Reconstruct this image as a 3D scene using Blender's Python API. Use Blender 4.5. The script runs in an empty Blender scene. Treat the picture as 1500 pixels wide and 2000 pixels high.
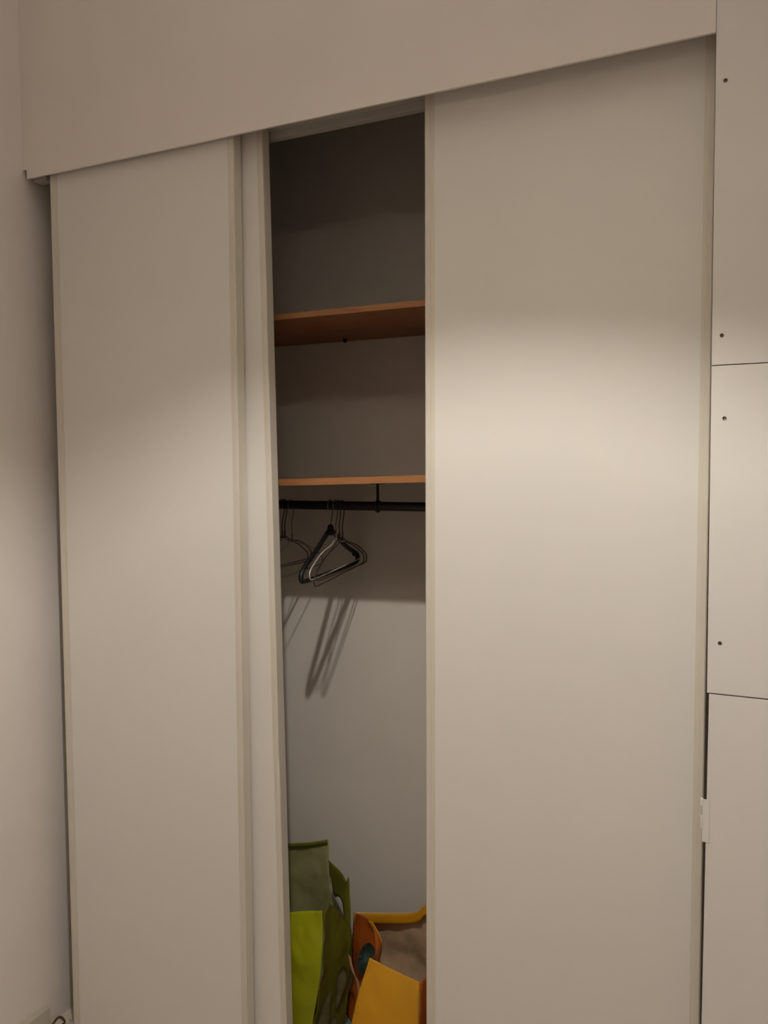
import bpy, bmesh, math, random
from mathutils import Vector, Matrix, noise

random.seed(7)
scene = bpy.context.scene
C = scene.collection

# ---------------------------------------------------------------- camera
F_PX, YAW, PITCH, ROLL = 1620.667, 0.441939, 0.056956, -0.007082
CAM = Vector((1.83243, -1.64830, 1.58759))
fw = Vector((-math.sin(YAW)*math.cos(PITCH), math.cos(YAW)*math.cos(PITCH), -math.sin(PITCH)))
rt = Vector((math.cos(YAW), math.sin(YAW), 0.0))
up = rt.cross(fw)
r2 = rt*math.cos(ROLL) + up*math.sin(ROLL)
u2 = -rt*math.sin(ROLL) + up*math.cos(ROLL)
cd = bpy.data.cameras.new('camera')
cam = bpy.data.objects.new('camera', cd)
C.objects.link(cam)
cd.sensor_fit = 'HORIZONTAL'; cd.sensor_width = 36.0; cd.lens = F_PX/1500.0*36.0
cd.clip_start = 0.02
m = Matrix((r2, u2, -fw)).transposed().to_4x4(); m.translation = CAM
cam.matrix_world = m
scene.camera = cam

# ---------------------------------------------------------------- world, exposure
AMBIENT = 0.28
w = bpy.data.worlds.new('room_ambience'); scene.world = w
w.use_nodes = True
bg = w.node_tree.nodes['Background']
bg.inputs[0].default_value = (1.0, 0.80, 0.66, 1); bg.inputs[1].default_value = AMBIENT
scene.view_settings.view_transform = 'Standard'
scene.view_settings.look = 'None'
scene.view_settings.exposure = 0.0
scene.view_settings.gamma = 1.0
scene.view_settings.use_curve_mapping = False
# the room's one lamp is a pendant out of frame; its bulb and shade give the light
LAMP = Vector((1.42, -1.06, 2.62))
BULB_W = 67.0
SHADE_GLOW = 0.3
BULB_COL = (1.0, 0.955, 0.885)

# ---------------------------------------------------------------- materials
def mat(name, col, rough=0.6, var=0.04, scale=8.0, bump=0.0, bscale=250.0, metal=0.0, spec=0.3, emit=None, estr=0.0):
    mt = bpy.data.materials.new(name); mt.use_nodes = True
    nt = mt.node_tree; b = nt.nodes['Principled BSDF']
    tc = nt.nodes.new('ShaderNodeTexCoord')
    n = nt.nodes.new('ShaderNodeTexNoise'); n.inputs['Scale'].default_value = scale; n.inputs['Detail'].default_value = 5
    nt.links.new(tc.outputs['Object'], n.inputs['Vector'])
    r = nt.nodes.new('ShaderNodeValToRGB')
    r.color_ramp.elements[0].position = 0.3; r.color_ramp.elements[1].position = 0.7
    r.color_ramp.elements[0].color = (*[c*(1-var) for c in col], 1)
    r.color_ramp.elements[1].color = (*[min(1, c*(1+var)) for c in col], 1)
    nt.links.new(n.outputs['Fac'], r.inputs['Fac'])
    nt.links.new(r.outputs['Color'], b.inputs['Base Color'])
    b.inputs['Roughness'].default_value = rough; b.inputs['Metallic'].default_value = metal
    b.inputs['Specular IOR Level'].default_value = spec
    if bump > 0:
        n2 = nt.nodes.new('ShaderNodeTexNoise'); n2.inputs['Scale'].default_value = bscale; n2.inputs['Detail'].default_value = 3
        nt.links.new(tc.outputs['Object'], n2.inputs['Vector'])
        bp = nt.nodes.new('ShaderNodeBump'); bp.inputs['Strength'].default_value = bump; bp.inputs['Distance'].default_value = 0.002
        nt.links.new(n2.outputs['Fac'], bp.inputs['Height']); nt.links.new(bp.outputs['Normal'], b.inputs['Normal'])
    if emit:
        b.inputs['Emission Color'].default_value = (*emit, 1); b.inputs['Emission Strength'].default_value = estr
    return mt

def wood(name, c1, c2, rough=0.55):
    mt = bpy.data.materials.new(name); mt.use_nodes = True
    nt = mt.node_tree; b = nt.nodes['Principled BSDF']
    tc = nt.nodes.new('ShaderNodeTexCoord')
    mp = nt.nodes.new('ShaderNodeMapping'); mp.inputs['Scale'].default_value = (2.0, 30.0, 30.0)
    n = nt.nodes.new('ShaderNodeTexNoise'); n.inputs['Scale'].default_value = 2.2; n.inputs['Detail'].default_value = 6; n.inputs['Distortion'].default_value = 0.6
    r = nt.nodes.new('ShaderNodeValToRGB')
    r.color_ramp.elements[0].position = 0.35; r.color_ramp.elements[1].position = 0.65
    r.color_ramp.elements[0].color = (*c1, 1); r.color_ramp.elements[1].color = (*c2, 1)
    nt.links.new(tc.outputs['Object'], mp.inputs['Vector']); nt.links.new(mp.outputs['Vector'], n.inputs['Vector'])
    nt.links.new(n.outputs['Fac'], r.inputs['Fac']); nt.links.new(r.outputs['Color'], b.inputs['Base Color'])
    b.inputs['Roughness'].default_value = rough
    return mt

M = {
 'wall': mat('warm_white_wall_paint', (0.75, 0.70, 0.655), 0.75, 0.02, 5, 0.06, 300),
 'header': mat('header_paint', (0.76, 0.70, 0.65), 0.75, 0.025, 4, 0.05, 300),
 'board': mat('white_board_paint', (0.71, 0.68, 0.64), 0.6, 0.015, 4, 0.03, 300),
 'door': mat('white_laminate_door', (0.71, 0.68, 0.635), 0.5, 0.015, 3, 0.03, 400),
 'trim': mat('cream_edge_profile', (0.62, 0.575, 0.495), 0.45, 0.03, 6),
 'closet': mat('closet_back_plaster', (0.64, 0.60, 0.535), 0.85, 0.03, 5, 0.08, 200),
 'base': mat('baseboard_paint', (0.52, 0.48, 0.40), 0.6, 0.04, 9),
 'ceiling': mat('ceiling_paint', (0.72, 0.69, 0.65), 0.85, 0.02),
 'track': mat('track_metal', (0.42, 0.40, 0.36), 0.5, 0.03, 9, metal=0.0),
 'rod': mat('black_rod_paint', (0.012, 0.009, 0.007), 0.5, 0.1, 20),
 'blackplastic': mat('black_plastic', (0.010, 0.008, 0.008), 0.42, 0.1, 20),
 'wire': mat('dark_wire', (0.035, 0.026, 0.02), 0.45, 0.15, 40),
 'whitewire': mat('pale_bare_wire', (0.72, 0.69, 0.66), 0.35, 0.08, 30, metal=0.3),
 'steel': mat('hook_steel', (0.16, 0.14, 0.12), 0.4, 0.1, 40, metal=0.6),
 'screw': mat('dark_screw', (0.07, 0.06, 0.05), 0.45, 0.15, 60, metal=0.4),
 'floor': None,
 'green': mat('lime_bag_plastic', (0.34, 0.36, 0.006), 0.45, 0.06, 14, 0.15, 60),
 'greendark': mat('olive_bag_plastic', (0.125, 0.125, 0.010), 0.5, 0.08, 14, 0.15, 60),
 'greeninside': mat('bag_lining_grey_green', (0.32, 0.305, 0.135), 0.6, 0.14, 18, 0.2, 60),
 'greenprint': mat('pale_leaf_print', (0.31, 0.30, 0.15), 0.5, 0.25, 30, 0.2, 60),
 'orange': mat('orange_bag_plastic', (0.56, 0.27, 0.008), 0.45, 0.05, 14, 0.15, 60),
 'orangered': mat('orange_red_print', (0.42, 0.10, 0.014), 0.45, 0.15, 22, 0.15, 60),
 'orangeinside': mat('bag_lining_pale_brown', (0.62, 0.455, 0.28), 0.6, 0.25, 16, 0.25, 60),
 'teal': mat('teal_flower_print', (0.13, 0.25, 0.22), 0.5, 0.4, 45, 0.1, 60),
 'pink': mat('pinkish_strap', (0.34, 0.19, 0.11), 0.6, 0.1, 20),
 'cable': mat('brown_cable', (0.07, 0.042, 0.015), 0.5, 0.1, 30),
 'shade': mat('glowing_lampshade', (0.75, 0.70, 0.62), 0.8, 0.03, 10, emit=BULB_COL, estr=SHADE_GLOW),
 'bulb': mat('lit_bulb', (0.85, 0.83, 0.80), 0.4, 0.02, 10, emit=BULB_COL, estr=BULB_W*49.0),
 'shelf': wood('orange_brown_shelf_wood', (0.22, 0.085, 0.026), (0.30, 0.132, 0.043)),
}
M['floor'] = wood('beige_floor_laminate', (0.58, 0.50, 0.41), (0.66, 0.58, 0.48), 0.5)

# ---------------------------------------------------------------- helpers
def origin_of(parent):
    o = Vector((0, 0, 0))
    while parent is not None:
        o += parent.location; parent = parent.parent
    return o

def link(name, bm, material, parent=None, loc=None, smooth=False):
    """one mesh object out of a bmesh given in world coordinates"""
    base = origin_of(parent)
    loc = Vector(loc) if loc is not None else base.copy()
    bmesh.ops.translate(bm, verts=bm.verts, vec=-loc)
    bmesh.ops.recalc_face_normals(bm, faces=bm.faces)
    me = bpy.data.meshes.new(name); bm.to_mesh(me); bm.free()
    if smooth:
        for p in me.polygons: p.use_smooth = True
    me.materials.append(material)
    o = bpy.data.objects.new(name, me); C.objects.link(o)
    o.parent = parent
    o.location = loc - base
    return o

def empty(name, loc):
    o = bpy.data.objects.new(name, None); C.objects.link(o); o.location = loc; o.empty_display_size = 0.05
    return o

def tag(o, label, cat, group=None, kind=None):
    o['label'] = label; o['category'] = cat
    if group: o['group'] = group
    if kind: o['kind'] = kind
    return o

def box_bm(x0, x1, y0, y1, z0, z1, bev=0.0, bm=None):
    b = bmesh.new()
    bmesh.ops.create_cube(b, size=1.0)
    for v in b.verts:
        v.co = Vector((x0 + (v.co.x+.5)*(x1-x0), y0 + (v.co.y+.5)*(y1-y0), z0 + (v.co.z+.5)*(z1-z0)))
    if bev > 0:
        bmesh.ops.bevel(b, geom=b.edges[:], offset=bev, segments=2, affect='EDGES', profile=0.6)
    if bm is None: return b
    me = bpy.data.meshes.new('tmp'); b.to_mesh(me); b.free(); bm.from_mesh(me); bpy.data.meshes.remove(me)
    return bm

def tube_bm(pts, rad, segs=8, bm=None, closed=False, flat=1.0, flat_axis=None):
    bm = bm or bmesh.new()
    pts = [Vector(p) for p in pts]; n = len(pts)
    rads = rad if isinstance(rad, (list, tuple)) else [rad]*n
    rings = []; prev = None
    for i, p in enumerate(pts):
        if closed: t = (pts[(i+1) % n] - pts[i-1]).normalized()
        else: t = (pts[min(i+1, n-1)] - pts[max(i-1, 0)]).normalized()
        if prev is None:
            a = flat_axis if flat_axis is not None else (Vector((0, 0, 1)) if abs(t.z) < .9 else Vector((1, 0, 0)))
        else: a = prev
        nrm = (a - t*a.dot(t)).normalized(); prev = nrm; bn = t.cross(nrm)
        ring = []
        for k in range(segs):
            an = 2*math.pi*k/segs
            ring.append(bm.verts.new(p + (nrm*math.cos(an)*flat + bn*math.sin(an))*rads[i]))
        rings.append(ring)
    cnt = n if closed else n-1
    for i in range(cnt):
        a, b = rings[i], rings[(i+1) % n]
        for k in range(segs):
            bm.faces.new((a[k], a[(k+1) % segs], b[(k+1) % segs], b[k]))
    if not closed:
        bm.faces.new(rings[0][::-1]); bm.faces.new(rings[-1])
    return bm

def smooth_path(pts, it=2, closed=False):
    pts = [Vector(p) for p in pts]
    for _ in range(it):
        out = [] if closed else [pts[0]]
        rng = range(len(pts)) if closed else range(len(pts)-1)
        for i in rng:
            a, b = pts[i], pts[(i+1) % len(pts)]
            out += [a*.75+b*.25, a*.25+b*.75]
        if not closed: out.append(pts[-1])
        pts = out
    return pts

def lathe_bm(profile, center, segs=24, bm=None):
    bm = bm or bmesh.new(); rings = []
    for r, z in profile:
        rings.append([bm.verts.new(Vector(center) + Vector((r*math.cos(2*math.pi*k/segs), r*math.sin(2*math.pi*k/segs), z))) for k in range(segs)])
    for a, b in zip(rings, rings[1:]):
        for k in range(segs): bm.faces.new((a[k], a[(k+1) % segs], b[(k+1) % segs], b[k]))
    return bm

def cat_rom(a, b, c, d, t):
    return 0.5*((2*b) + (c-a)*t + (2*a-5*b+4*c-d)*t*t + (3*b-a-3*c+d)*t**3)

def resample(row, n):
    row = [Vector(p) for p in row]; out = []
    for i in range(n):
        u = i/(n-1)*(len(row)-1); k = min(int(u), len(row)-2); t = u-k
        g = lambda j: row[max(0, min(len(row)-1, j))]
        out.append(cat_rom(g(k-1), g(k), g(k+1), g(k+2), t))
    return out

def sheet_bm(rows, nu, nv, wrinkle=0.0, wscale=14.0, seed=0.0, thick=0.0015, offset=(0, 0, 0)):
    """a cloth-like sheet through rows of control points, wrinkled and given thickness"""
    rows = [resample(r, nu) for r in rows]
    cols = [resample([r[i] for r in rows], nv) for i in range(nu)]
    bm = bmesh.new()
    grid = [[bm.verts.new(cols[i][j] + Vector(offset)) for i in range(nu)] for j in range(nv)]
    for j in range(nv-1):
        for i in range(nu-1):
            bm.faces.new((grid[j][i], grid[j][i+1], grid[j+1][i+1], grid[j+1][i]))
    bm.normal_update()
    if wrinkle:
        mv = []
        for v in bm.verts:
            p = v.co*wscale + Vector((seed, seed*2, seed*3))
            q = Vector((p.x + p.z*.5, p.y, p.z*.6 - p.x*.4))
            a = noise.fractal(q, 0.8, 2.0, 3)
            a += 0.8*(0.5-abs(noise.noise(q*1.7)))
            mv.append((v, v.normal*a*wrinkle))
        for v, d in mv: v.co += d
    bm.normal_update()
    if thick:
        top = list(bm.faces)
        bmesh.ops.solidify(bm, geom=top, thickness=thick)
    return bm

# ================================================================ setting
H = 2.36            # underside of the boxed-in front above the doors
ZC = 3.5            # ceiling
BACK = 0.555        # closet back wall
XL = -0.015         # left wall plane
XR = 1.745          # closet right inner side
PAN = 1.7195        # left edge of the board wall on the right

tag(link('floor', box_bm(-0.25, 4.2, -3.6, BACK+.1, -0.06, 0.0), M['floor']), 'beige laminate floor below the sliding doors', 'floor', kind='structure')
tag(link('ceiling', box_bm(-0.25, 4.2, -3.6, BACK+.1, ZC, ZC+.06), M['ceiling']), 'plain white ceiling above the closet', 'ceiling', kind='structure')
tag(link('wall_left', box_bm(XL-.12, XL, -3.6, BACK, 0, ZC), M['wall']), 'plain off-white wall at the left end of the closet', 'wall', kind='structure')
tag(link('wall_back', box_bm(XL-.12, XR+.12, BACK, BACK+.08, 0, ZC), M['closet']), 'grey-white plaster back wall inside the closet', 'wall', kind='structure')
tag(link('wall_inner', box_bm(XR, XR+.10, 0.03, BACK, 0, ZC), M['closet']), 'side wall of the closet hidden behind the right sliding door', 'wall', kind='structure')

# front above the doors: its bottom lip stops a finger's width short of the left wall
bm = bmesh.new()
prof = [(XL, 2.384), (0.0, 2.384), (0.0, H), (PAN-.0001, H), (PAN-.0001, ZC), (XL, ZC)]
fr = [bm.verts.new((x, 0.0, z)) for x, z in prof]
bk = [bm.verts.new((x, 0.006, z)) for x, z in prof]
bm.faces.new(fr); bm.faces.new(bk[::-1])
for i in range(len(prof)):
    j = (i+1) % len(prof); bm.faces.new((fr[i], bk[i], bk[j], fr[j]))
tag(link('wall_front', bm, M['header']), 'off-white boxed front above the sliding doors', 'wall', kind='structure')

# board wall on the right: three boards with dark screws
wr = empty('wall_right', (PAN, 0, 0))
tag(wr, 'white boarded wall right of the closet with seams and dark screws', 'wall', kind='structure')
def board(edge, z0, z1, dy, name='board', bev=True):
    """board with a polyline left edge [(z, x)...]"""
    bm = bmesh.new(); X1 = 4.2
    pf = [(x, z) for z, x in edge] + [(X1, z1), (X1, z0)]
    a = [bm.verts.new((x, dy, z)) for x, z in pf]; b = [bm.verts.new((x, 0.022, z)) for x, z in pf]
    fc = bm.faces.new(a); bm.faces.new(b[::-1])
    for i in range(len(pf)):
        j = (i+1) % len(pf); bm.faces.new((a[i], b[i], b[j], a[j]))
    bmesh.ops.recalc_face_normals(bm, faces=bm.faces)
    ed = [e for e in bm.edges if all(abs(v.co.y-dy) < 1e-6 for v in e.verts)]
    if bev: bmesh.ops.bevel(bm, geom=ed, offset=0.0012, segments=2, affect='EDGES')
    return link(name, bm, M['board'], wr)
b_top = board([(1.7662, PAN+.0012), (ZC, PAN)], 1.7662, ZC, 0.0, bev=False)
b_mid = board([(1.1555, PAN+.002), (1.7642, PAN+.0012)], 1.1555, 1.7642, -0.0012)
b_low = board([(0.0, PAN-.002), (0.5, PAN+.001), (1.1535, PAN+.0055)], 0.0, 1.1535, 0.0)
def screw(x, z, b, dy):
    bm = lathe_bm([(0.0002, 0.0), (0.0035, 0.0), (0.0036, 0.0008), (0.003, 0.0012), (0.0012, 0.0006), (0.0002, 0.0003)], (0, 0, 0), 14)
    bmesh.ops.rotate(bm, verts=bm.verts, cent=(0, 0, 0), matrix=Matrix.Rotation(math.pi/2, 3, 'X'))
    bmesh.ops.translate(bm, verts=bm.verts, vec=(x, dy+.0002, z))
    s = link('screw', bm, M['screw'], b, loc=(x, dy, z)); s['label'] = 'small dark screw head'
screw(1.7367, 2.2719, b_top, 0); screw(1.7375, 1.8189, b_top, 0)
screw(1.7441, 1.668, b_mid, -.0012); screw(1.7425, 1.2516, b_mid, -.0012)
bm = box_bm(1.7165, 1.729, -0.0012, 0.0, 0.868, 0.951, .0004)
box_bm(1.7125, 1.7175, -0.0016, 0.006, 0.938, 0.951, .0008, bm)
box_bm(1.7135, 1.7172, -0.0025, 0.004, 0.895, 0.918, .0008, bm)
pl = link('latch_plate', bm, M['board'], b_low); pl['label'] = 'small white latch plate over the door gap'

# door tracks
tr = empty('trim_1', (0.02, 0.016, 2.372))
tag(tr, 'grey metal top track behind the boxed front', 'track', kind='structure')
bm = box_bm(0.003, 0.050, 0.0175, 0.050, 2.3565, 2.3915, .001); link('end_stop', bm, M['track'], tr)
bm = box_bm(0.003, PAN-.01, 0.0145, 0.092, 2.392, 2.41); link('channel', bm, M['track'], tr)
bm = box_bm(0.008, PAN-.01, 0.092, 0.112, 2.3735, 2.46, .001); link('rear_flange', bm, M['track'], tr)
tr2 = empty('trim_2', (0.03, 0.012, 0))
tag(tr2, 'low floor track under the sliding doors', 'track', kind='structure')
link('base', box_bm(0.03, PAN-.01, 0.012, 0.100, 0.0, 0.004), M['track'], tr2)
link('rail', box_bm(0.03, PAN-.01, 0.0305, 0.0335, 0.004, 0.011), M['track'], tr2)
link('rail', box_bm(0.03, PAN-.01, 0.0655, 0.0685, 0.004, 0.011), M['track'], tr2)

# baseboard on the left wall
bm = bmesh.new()
pf = [(XL, 0), (XL+.012, 0), (XL+.012, .058), (XL+.006, .070), (XL, .072)]
a = [bm.verts.new((x, -3.55, z)) for x, z in pf]; b = [bm.verts.new((x, -0.006, z)) for x, z in pf]
bm.faces.new(a); bm.faces.new(b[::-1])
for i in range(len(pf)):
    j = (i+1) % len(pf); bm.faces.new((a[i], b[i], b[j], a[j]))
tag(link('baseboard_left', bm, M['base']), 'off-white baseboard along the foot of the left wall', 'baseboard', kind='structure')

# sliding doors -----------------------------------------------------
def sliding_door(name, xl, xr, y0, k, label, tl, trr, th=0.030, dented=False):
    """xl/xr at door top; k = sideways lean per metre going down; tl / trr = edge profile widths"""
    ztop, zbot = 2.3905, 0.0125
    d = empty(name, (xl, y0, zbot)); tag(d, label, 'sliding door', kind='structure')
    def lean(bm):
        for v in bm.verts: v.co.x += k*(ztop - v.co.z)
        return bm
    link('panel', lean(box_bm(xl+.004, xr-.004, y0+.0022, y0+th-.0015, zbot+.002, ztop-.002, .001)), M['door'], d)
    def profile(xa, xb, side):
        bm = bmesh.new()
        # a folded edge profile: proud face, a shallow step, wrapped round the door's edge
        n = 60 if dented and side > 0 else 1
        mid = xa + (xb-xa)*(.62 if side < 0 else .38)
        if side < 0: cs = [(xa, y0+.002), (xa+.002, y0), (mid, y0), (mid+.001, y0+.0008), (xb, y0+.0012), (xb, y0+.0021), (xa+.004, y0+.0021), (xa+.004, y0+th-.001), (xb*.3+xa*.7, y0+th-.001), (xb*.3+xa*.7, y0+th), (xa, y0+th)]
        else: cs = [(xb, y0+.002), (xb-.002, y0), (mid, y0), (mid-.001, y0+.0008), (xa, y0+.0012), (xa, y0+.0021), (xb-.004, y0+.0021), (xb-.004, y0+th-.001), (xa*.3+xb*.7, y0+th-.001), (xa*.3+xb*.7, y0+th), (xb, y0+th)]
        rings = []
        for i in range(n+1):
            z = zbot + (ztop-zbot)*i/n
            ring = []
            for x, y in cs:
                dx = 0
                if n > 1 and y < y0+.0021:
                    t = z-0.869
                    if 0 <= t < .6: dx = -.0020*math.exp(-t/.10)*(1 if abs(x-xb) < .004 else .6)   # dented edge
                ring.append(bm.verts.new((x+dx, y, z)))
            rings.append(ring)
        for r0, r1 in zip(rings, rings[1:]):
            for q in range(len(cs)):
                s = (q+1) % len(cs); bm.faces.new((r0[q], r0[s], r1[s], r1[q]))
        bm.faces.new(rings[0][::-1]); bm.faces.new(rings[-1])
        o = link('edge_profile', lean(bm), M['trim'], d); o['label'] = 'cream vertical edge profile'
    profile(xl, xl+tl, -1); profile(xr-trr, xr, 1)
    return d
sliding_door('door_1', 0.0650, 0.6577, 0.016, -0.0014, 'front sliding door at the left end, next to the left wall', .025, .0178)
sliding_door('door_2', 0.120, 0.7142, 0.052, 0.0150, 'narrow visible strip of the middle sliding door leaning behind the left one', .025, .0165, dented=True)
sliding_door('door_3', 1.1312, 1.7178, 0.052, -0.0024, 'wide right sliding door beside the open gap', .0215, .0195)

# ================================================================ closet fittings
def shelf(x0, x1, y0, y1, zfun, th, name_label, zmid):
    s = empty('closet_shelf', (x0, y0, zmid)); tag(s, name_label, 'shelf', 'closet shelves')
    def tilt(bm):
        for v in bm.verts: v.co.z += zfun(v.co.x)
        return bm
    link('board', tilt(box_bm(x0, x1, y0+.0015, y1, 0, th, .0008)), M['shelf'], s)
    e = link('edge_band', tilt(box_bm(x0, x1, y0, y0+.0016, .0004, th-.0004)), M['shelf'], s)
    return s, tilt
s1, t1 = shelf(XL+.001, XR-.001, 0.150, BACK-.001, lambda x: 1.9533, 0.0145, 'high orange-brown wooden shelf above the lower shelf', 1.9533)
bm = lathe_bm([(.0001, -.012), (.0045, -.0115), (.006, -.006), (.006, 0.0), (.0001, 0.0)], (0.695, 0.50, 1.9532), 12)
link('shelf_peg', bm, M['rod'], s1)
s2, t2 = shelf(XL+.001, XR-.001, 0.150, BACK-.001, lambda x: 1.5404+.0254*(x-.887), 0.0172, 'lower wooden shelf tilting slightly, above the black clothes rod', 1.518)

ROD_Y, ROD_Z, ROD_R = 0.335, 1.4775, 0.0122
rod = empty('clothes_rod', (0.0, ROD_Y, ROD_Z)); tag(rod, 'black round clothes rod hung under the lower shelf', 'clothes rod')
bm = bmesh.new()
tube_bm([(XL+.006, ROD_Y, ROD_Z), (0.3, ROD_Y, ROD_Z), (0.9, ROD_Y, ROD_Z), (XR-.006, ROD_Y, ROD_Z)], ROD_R, 20, bm)
link('tube', bm, M['rod'], rod, smooth=True)
for x0, x1 in ((XL+.0005, XL+.008), (XR-.008, XR-.0005)):
    link('end_flange', tube_bm([(x0, ROD_Y, ROD_Z), (x1, ROD_Y, ROD_Z)], .026, 20), M['rod'], rod)
bx = 0.876
bm = tube_bm([(bx, ROD_Y, ROD_Z+ROD_R), (bx, ROD_Y, 1.5380)], .0038, 10)
box_bm(bx-.016, bx+.016, ROD_Y-.016, ROD_Y+.016, 1.5365, 1.5385, .0005, bm)
ring = [(bx, ROD_Y+.0135*math.cos(a), ROD_Z+.0135*math.sin(a)) for a in [2*math.pi*i/20 for i in range(20)]]
tube_bm(ring, .0042, 8, bm, closed=True)
link('hanging_bracket', bm, M['rod'], rod)

# hangers -----------------------------------------------------------
def hanger_frame(x, rotz, tilt):
    """maps hanger-plane coords (s = towards the back wall, z) to world"""
    R = Matrix.Rotation(rotz, 3, 'Z') @ Matrix.Rotation(tilt, 3, 'X')
    o = Vector((x, ROD_Y, ROD_Z))
    return lambda s, z, n=0.0: o + R @ Vector((n, s, z))
def hook_pts(f, neck, r=.0150):
    p = [f(-r*math.cos(a), r*math.sin(a)) for a in [math.radians(-35 + i*(215/14)) for i in range(15)]]
    p += [f(r*1.0, -.012), f(r*.75, -.028), f(.003, -.045), f(0.0, -.056), f(0, neck)]
    return p
def wire_hanger(x, rotz, tilt, label, mt, neck=-.078, half=.182, drop=.160, rad=.0015, group='wire hangers on the rod', sag=0.0, hookmat=None):
    f = hanger_frame(x, rotz, tilt)
    h = empty('wire_hanger', (x, ROD_Y, ROD_Z)); tag(h, label, 'hanger', group)
    link('hook', tube_bm(hook_pts(f, neck), rad, 7), hookmat or mt, h, smooth=True)
    tw = []                                              # twisted neck
    for i in range(17):
        a = i*1.1; tw.append(f(.0022*math.cos(a), neck+.004-.020*i/16, .0022*math.sin(a)))
    link('twisted_neck', tube_bm(tw, rad, 6), mt, h, smooth=True)
    z0 = neck-.012
    body = [f(.002, z0), f(.016, z0-.002), f(.030, z0-.012), f(half*.55, -drop*.78), f(half*.90, -drop*.97), f(half, -drop-.008), f(half*.985, -drop-.024), f(half*.93, -drop-.030),
            f(0, -drop-.030-sag), f(-half*.93, -drop-.030), f(-half*.985, -drop-.024), f(-half, -drop-.008), f(-half*.90, -drop*.97), f(-half*.55, -drop*.78), f(-.030, z0-.012), f(-.016, z0-.002), f(-.002, z0)]
    link('wire_frame', tube_bm(smooth_path(body, 2), rad, 7), mt, h, smooth=True)
    return h
R = math.radians
wire_hanger(0.757, R(5.5), R(4), 'dark wire hanger with hook just right of the black plastic hanger', M['wire'], half=.178)
wire_hanger(0.768, R(5.5), R(1.5), 'dark wire hanger farthest right on the rod', M['wire'], half=.180, drop=.150)
wire_hanger(0.7470, R(5.0), R(3.5), 'pale shiny wire hanger in front of the black plastic hanger', M['whitewire'], neck=-.080, half=.178, drop=.145, rad=.0016, hookmat=M['steel'])
wire_hanger(0.585, R(4), R(0), 'dark wire hanger at the left edge of the opening, hook in view', M['wire'], half=.165, drop=.138)
wire_hanger(0.577, R(5), R(-1), 'dark wire hanger behind the leftmost hook, shoulder just inside it', M['wire'], half=.168, drop=.145)
wire_hanger(0.606, R(1), R(3), 'grey wire hanger whose lower bar shows left of the black hanger', M['steel'], neck=-.088, half=.172, drop=.165, rad=.0012, hookmat=M['steel'])

# black plastic hanger
f = hanger_frame(0.731, R(3.0), R(2.2))
bh = empty('plastic_hanger', (0.731, ROD_Y, ROD_Z)); tag(bh, 'black plastic hanger with a closed bar, biggest on the rod', 'hanger')
link('hook', tube_bm(hook_pts(f, -.066), .0017, 8), M['steel'], bh, smooth=True)
nx = Vector((1, 0, 0))
body = [f(0, -.066), f(.018, -.074), f(.040, -.092), f(.100, -.128), f(.150, -.148), f(.172, -.158), f(.176, -.172), f(.166, -.182), f(.09, -.184), f(0, -.184), f(-.09, -.184), f(-.166, -.184), f(-.180, -.176), f(-.178, -.160), f(-.155, -.143), f(-.100, -.118), f(-.040, -.084), f(-.018, -.072)]
link('hanger_frame', tube_bm(smooth_path(body, 2, True), .0066, 10, closed=True), M['blackplastic'], bh, smooth=True)
bm = lathe_bm([(.0005, .006), (.006, .005), (.009, -.004), (.0105, -.018), (.006, -.024), (.0005, -.024)], f(0, -.058), 14)
link('neck', bm, M['blackplastic'], bh, smooth=True)
for s, z in ((-.150, -.1430), (.150, -.1520)):
    link('strap_notch', tube_bm([f(s-.008, z-.002), f(s, z-.005), f(s+.008, z-.002)], [.003, .0055, .003], 8), M['blackplastic'], bh)

# ================================================================ shopping bags
# --- green bag, standing left in the opening
g = empty('shopping_bag', (0.60, 0.33, 0.0)); tag(g, 'lime green shopping bag standing open on the closet floor, left one', 'bag', 'shopping bags in the closet')
rows = [[(0.385, .460, .399), (0.498, .460, .432), (0.579, .460, .452), (0.643, .460, .473)],
        [(0.380, .458, .32), (0.498, .470, .33), (0.575, .472, .33), (0.652, .453, .35)],
        [(0.380, .450, .20), (0.498, .475, .20), (0.580, .475, .20), (0.669, .445, .22)],
        [(0.385, .440, .006), (0.49, .450, .006), (0.580, .450, .006), (0.672, .440, .006)]]
o = link('back_panel', sheet_bm(rows, 26, 30, .005, 13, 1.3), M['greeninside'], g, smooth=True); o['label'] = 'grey-green inside of the back panel'
rim = [[Vector(p)+Vector((0, -.004, .001)) for p in rows[0]], [Vector(p)+Vector((0, -.004, -.011)) for p in rows[0]]]
link('top_hem', sheet_bm(rim, 26, 3, .001, 13, 1.3, .002), M['greendark'], g, smooth=True)
rows = [[(0.40, .205, .335), (0.553, .210, .349), (0.655, .215, .376), (0.711, .220, .390), (0.758, .220, .402)],
        [(0.40, .195, .27), (0.553, .190, .28), (0.655, .195, .295), (0.711, .202, .30), (0.760, .215, .305)],
        [(0.41, .200, .19), (0.553, .190, .20), (0.650, .190, .20), (0.705, .200, .20), (0.750, .215, .203)],
        [(0.42, .215, .08), (0.553, .205, .08), (0.640, .200, .08), (0.690, .205, .08), (0.724, .220, .079)],
        [(0.42, .225, .005), (0.553, .220, .005), (0.640, .220, .005), (0.680, .220, .005), (0.715, .228, .005)]]
o = link('front_panel', sheet_bm(rows, 34, 34, .0045, 15, 4.1), M['green'], g, smooth=True); o['label'] = 'bright lime front panel'
top = [(0.762, .220, .403), (0.760, .260, .400), (0.765, .300, .361), (0.769, .330, .318), (0.775, .345, .292)]
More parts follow.
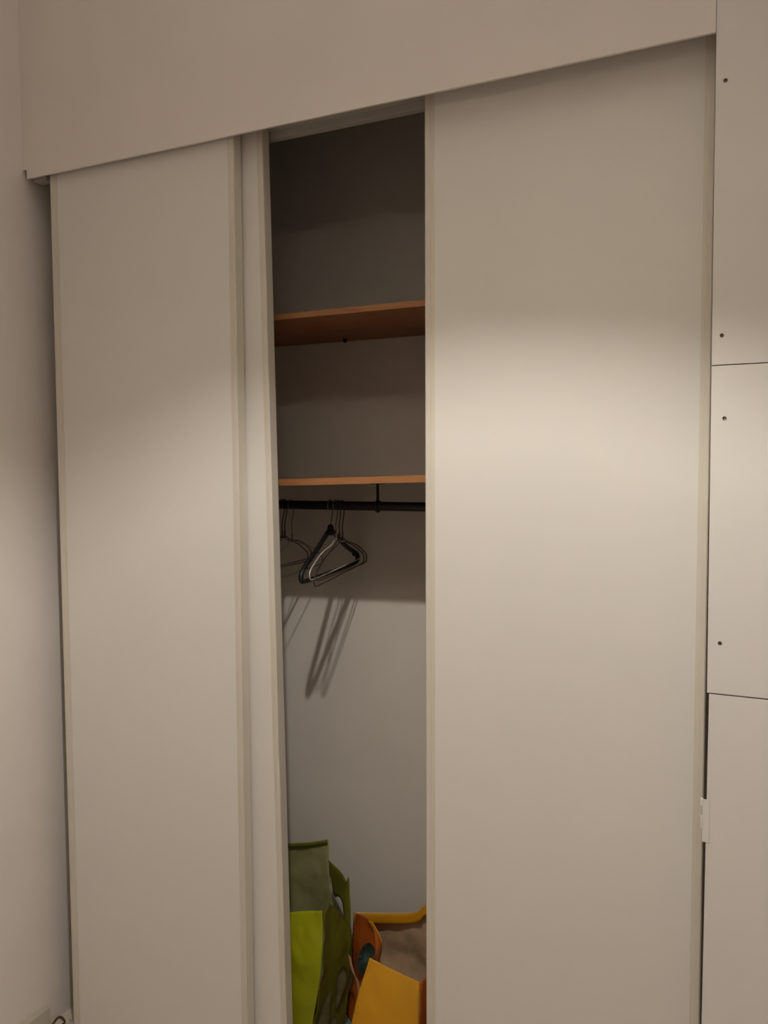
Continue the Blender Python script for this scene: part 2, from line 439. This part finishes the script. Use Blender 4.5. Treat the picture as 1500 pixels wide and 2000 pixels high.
rows = [top,
        [(0.764, .216, .305), (0.758, .250, .30), (0.763, .285, .285), (0.771, .320, .262), (0.778, .345, .238)],
        [(0.753, .216, .203), (0.752, .248, .20), (0.760, .280, .19), (0.770, .315, .178), (0.778, .340, .167)],
        [(0.727, .221, .079), (0.735, .250, .085), (0.748, .280, .09), (0.763, .310, .093), (0.772, .335, .094)],
        [(0.718, .228, .005), (0.722, .255, .005), (0.735, .285, .005), (0.748, .310, .005), (0.757, .330, .005)]]
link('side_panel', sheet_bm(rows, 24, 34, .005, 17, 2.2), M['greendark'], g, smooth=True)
# printed pale leaf shapes, lying on the side panel
SIDE = rows
def on_side(u, v):
    cols = [resample([r[i] for r in SIDE], 41) for i in range(5)]
    k = v*40; j = min(int(k), 39); ln = [c[j].lerp(c[j+1], k-j) for c in cols]
    q = u*4; i = min(int(q), 3); return ln[i].lerp(ln[i+1], q-i)
def leaf(pts, lift):
    bm = bmesh.new(); outline = smooth_path([Vector((u, v, 0)) for u, v in pts], 2, True)
    mid = sum(outline, Vector())/len(outline); rings = []
    for t in (1.0, .7, .4, .12):
        rings.append([bm.verts.new(on_side(*(mid+(p-mid)*t)[:2]) + lift) for p in outline])
    for r0, r1 in zip(rings, rings[1:]):
        for i in range(len(r0)):
            j = (i+1) % len(r0); bm.faces.new((r0[i], r0[j], r1[j], r1[i]))
    bm.faces.new(rings[-1])
    bmesh.ops.solidify(bm, geom=bm.faces[:], thickness=.0008)
    link('leaf_print', bm, M['greenprint'], g, smooth=True)
lift = Vector((.0085, -.0065, 0))
leaf([(.06, .78), (.14, .66), (.30, .60), (.42, .56), (.40, .68), (.46, .78), (.36, .88), (.20, .94), (.05, .92)], lift)
leaf([(.50, .52), (.60, .44), (.74, .42), (.84, .50), (.80, .60), (.70, .66), (.62, .76), (.52, .70), (.56, .60)], lift)
leaf([(.50, .84), (.62, .80), (.66, .90), (.56, .95), (.48, .92)], lift)
go = [(0.650, .450, .416), (0.683, .430, .413), (0.721, .400, .413), (0.745, .380, .403), (0.760, .368, .425), (0.768, .358, .392), (0.775, .350, .346), (0.777, .345, .290)]
gi = [(0.668, .440, .323), (0.685, .425, .323), (0.709, .400, .342), (0.728, .380, .348), (0.738, .370, .344), (0.747, .360, .330), (0.754, .350, .311), (0.756, .345, .284)]
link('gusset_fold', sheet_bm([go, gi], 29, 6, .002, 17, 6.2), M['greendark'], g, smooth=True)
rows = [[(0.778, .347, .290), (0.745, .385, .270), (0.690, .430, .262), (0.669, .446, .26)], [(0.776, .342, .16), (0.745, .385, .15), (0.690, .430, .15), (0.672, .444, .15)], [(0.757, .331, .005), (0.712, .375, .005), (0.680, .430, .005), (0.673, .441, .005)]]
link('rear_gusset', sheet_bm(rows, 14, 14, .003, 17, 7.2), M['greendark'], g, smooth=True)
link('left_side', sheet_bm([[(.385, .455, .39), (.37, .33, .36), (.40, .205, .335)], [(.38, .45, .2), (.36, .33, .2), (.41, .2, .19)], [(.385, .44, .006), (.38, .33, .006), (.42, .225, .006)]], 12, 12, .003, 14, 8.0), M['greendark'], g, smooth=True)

# --- orange bag, right in the opening
ob = empty('shopping_bag', (0.94, 0.30, 0.0)); tag(ob, 'orange shopping bag with teal flower print, right of the green one', 'bag', 'shopping bags in the closet')
bt = [(0.746, .430, .287), (0.807, .432, .301), (0.920, .432, .327), (0.957, .425, .348), (0.986, .420, .372), (1.10, .42, .36)]
rows = [bt, [(0.744, .425, .20), (0.807, .445, .21), (0.920, .445, .22), (0.965, .44, .23), (1.0, .435, .24), (1.10, .43, .24)],
        [(0.755, .420, .11), (0.82, .450, .11), (0.920, .455, .11), (0.97, .45, .11), (1.01, .445, .11), (1.10, .44, .11)],
        [(0.775, .420, .006), (0.82, .440, .006), (0.920, .445, .006), (0.97, .445, .006), (1.01, .44, .006), (1.10, .44, .006)]]
o = link('back_panel', sheet_bm(rows, 34, 28, .006, 13, 11.3), M['orangeinside'], ob, smooth=True); o['label'] = 'pale brown inside of the back panel'
rim = [[Vector(p)+Vector((0, -.007, .001)) for p in bt], [Vector(p)+Vector((0, -.009, -.029)) for p in bt]]
link('top_hem', sheet_bm(rim, 34, 4, .0015, 13, 11.3, .002), M['orange'], ob, smooth=True)
rows = [[(0.907, .200, .321), (0.959, .200, .310), (1.006, .200, .302), (1.048, .200, .294)],
        [(0.892, .188, .262), (0.950, .180, .26), (1.005, .180, .255), (1.051, .186, .249)],
        [(0.877, .175, .192), (0.945, .162, .19), (1.003, .162, .19), (1.054, .174, .190)],
        [(0.864, .160, .110), (0.94, .150, .11), (1.003, .150, .11), (1.056, .168, .11)],
        [(0.862, .158, .006), (0.94, .150, .006), (1.003, .150, .006), (1.056, .168, .006)]]
o = link('front_panel', sheet_bm(rows, 28, 30, .0035, 14, 14.2), M['orange'], ob, smooth=True); o['label'] = 'yellow-orange front panel'
rows = [[(1.049, .202, .294), (1.075, .30, .30), (1.090, .415, .35)], [(1.055, .176, .19), (1.085, .30, .19), (1.095, .425, .2)], [(1.057, .170, .006), (1.075, .30, .006), (1.095, .435, .006)]]
link('side_panel', sheet_bm(rows, 14, 16, .003, 15, 15.2), M['orangered'], ob, smooth=True)
lb = [(0.746, .430, .287), (0.744, .420, .235), (0.745, .410, .164), (0.755, .400, .111), (0.738, .385, .046), (0.736, .385, .006)]
lf = [(0.832, .370, .312), (0.870, .350, .280), (0.876, .330, .249), (0.870, .310, .230), (0.862, .300, .140), (0.860, .30, .006)]
lm = [Vector(a)*.5+Vector(b)*.5+Vector((.004, -.006, .008)) for a, b in zip(lb, lf)]
rows = [[a, b, c] for a, b, c in zip(lb, lm, lf)]
link('side_panel', sheet_bm(rows, 14, 26, .003, 15, 16.2), M['orangered'], ob, smooth=True)
lg = [(0.909, .203, .318), (0.894, .192, .262), (0.879, .178, .192), (0.870, .165, .11), (0.866, .162, .06), (0.864, .16, .006)]
rows = [[a, Vector(a)*.5+Vector(b)*.5+Vector((.014, 0, -.03 if i == 0 else 0)), b] for i, (a, b) in enumerate(zip(lf, lg))]
link('front_gusset', sheet_bm(rows, 12, 26, .003, 15, 17.2), M['orangered'], ob, smooth=True)
hem = [[Vector(p)+Vector((.002, -.004, .003)) for p in lf[:4]], [Vector(p)+Vector((-.016, .004, -.002)) for p in lf[:4]]]
link('gusset_hem', sheet_bm(hem, 16, 4, .001, 15, 17.2, .002), M['orange'], ob, smooth=True)
fl = [(0.783, .390, .245), (0.803, .380, .270), (0.824, .370, .277), (0.837, .365, .263), (0.835, .360, .241), (0.816, .365, .225), (0.809, .365, .193), (0.788, .375, .173), (0.771, .380, .190), (0.770, .385, .211)]
bm = bmesh.new()
fp = smooth_path([Vector(p)+Vector((.030, -.047, .002)) for p in fl], 2, True)
c0 = sum(fp, Vector())/len(fp) + Vector((.002, -.003, 0))
vs = [bm.verts.new(p) for p in fp]; cv = bm.verts.new(c0)
for i in range(len(vs)): bm.faces.new((vs[i], vs[(i+1) % len(vs)], cv))
bmesh.ops.solidify(bm, geom=bm.faces[:], thickness=.001)
o = link('flower_print', bm, M['teal'], ob, smooth=True); o['label'] = 'teal flower printed on the side'
st = [[(0.806, .272, .266), (0.816, .262, .250), (0.828, .252, .237), (0.845, .242, .220), (0.853, .238, .15)], [(0.817, .268, .262), (0.827, .258, .246), (0.840, .248, .231), (0.857, .238, .214), (0.864, .234, .15)]]
link('handle', sheet_bm(st, 16, 3, 0, 1, 0, .002), M['pink'], ob, smooth=True)

link('base_panel', sheet_bm([[(.742, .384, .009), (.868, .30, .009), (1.09, .43, .009)], [(.868, .170, .009), (.96, .165, .009), (1.05, .175, .009)]], 12, 10, .001, 15, 18.2), M['teal'], ob, smooth=True)
link('base_panel', sheet_bm([[(.39, .435, .009), (.53, .445, .009), (.665, .435, .009)], [(.43, .232, .009), (.57, .228, .009), (.71, .232, .009)]], 12, 10, .001, 15, 19.2), M['greendark'], g, smooth=True)

# ================================================================ cable on the floor
cp = [(-.010, -.30, .0035), (-.004, -.10, .0035), (.000, -.03, .0035), (-.004, .004, .0035), (-.010, .019, .0035), (-.010, .028, .006), (-.001, .031, .008), (.012, .028, .006), (.024, .022, .0035), (.020, .002, .0035), (.03, -.02, .0035), (.045, -.06, .0035)]
cp2 = [(-.010, .019, .0035)]
tag(link('cable', tube_bm(smooth_path(cp, 3), .0026, 8), M['cable'], loc=(0, 0, 0), smooth=True), 'thin brown cable curled on the floor in the left corner', 'cable')

# ================================================================ pendant lamp (above and behind the frame)
lp = empty('pendant_lamp', (LAMP.x, LAMP.y, LAMP.z)); tag(lp, 'white pendant lamp hanging from the ceiling in front of the closet', 'lamp')
RIM, DROP, TOP, RISE = 0.20, 0.150, 0.14, 0.10      # open cone: light leaves through the bottom and up to the ceiling
sh = lathe_bm([(TOP, RISE), (RIM, -DROP), (RIM-.003, -DROP), (TOP-.003, RISE)], LAMP, 48)
bmesh.ops.rotate(sh, verts=sh.verts, cent=LAMP, matrix=Matrix.Rotation(math.radians(4), 3, 'Y'))      # hangs a little askew
shade = link('lamp_shade', sh, M['shade'], lp, smooth=False)
bm = tube_bm([LAMP+Vector((TOP*math.cos(t), TOP*math.sin(t), RISE)) for t in [2*math.pi*i/48 for i in range(48)]], .003, 8, closed=True)
for k in range(3):
    t = 2*math.pi*k/3+.4
    tube_bm([LAMP+Vector((.012*math.cos(t), .012*math.sin(t), .07)), LAMP+Vector((TOP*math.cos(t), TOP*math.sin(t), RISE))], .002, 6, bm)
bmesh.ops.rotate(bm, verts=bm.verts, cent=LAMP, matrix=Matrix.Rotation(math.radians(4), 3, 'Y'))
link('spider_ring', bm, M['steel'], shade)
prof = [(.021*math.sin(math.pi*i/16)+.00005, -.028*math.cos(math.pi*i/16)) for i in range(17)]       # small bulb
link('bulb', lathe_bm(prof, LAMP, 20), M['bulb'], lp, smooth=True)
link('socket', lathe_bm([(.0001, .0285), (.006, .0285), (.009, .038), (.010, .085), (.0001, .085)], LAMP, 20), M['blackplastic'], lp, smooth=True)
link('cord', tube_bm([LAMP+Vector((0, 0, .085)), LAMP+Vector((0, 0, .2)), Vector((LAMP.x, LAMP.y, ZC-.02))], .004, 8), M['blackplastic'], lp)
link('ceiling_cup', lathe_bm([(.0001, -.035), (.02, -.035), (.05, -.012), (.052, 0), (.0001, 0)], (LAMP.x, LAMP.y, ZC-.0005), 24), M['ceiling'], lp)
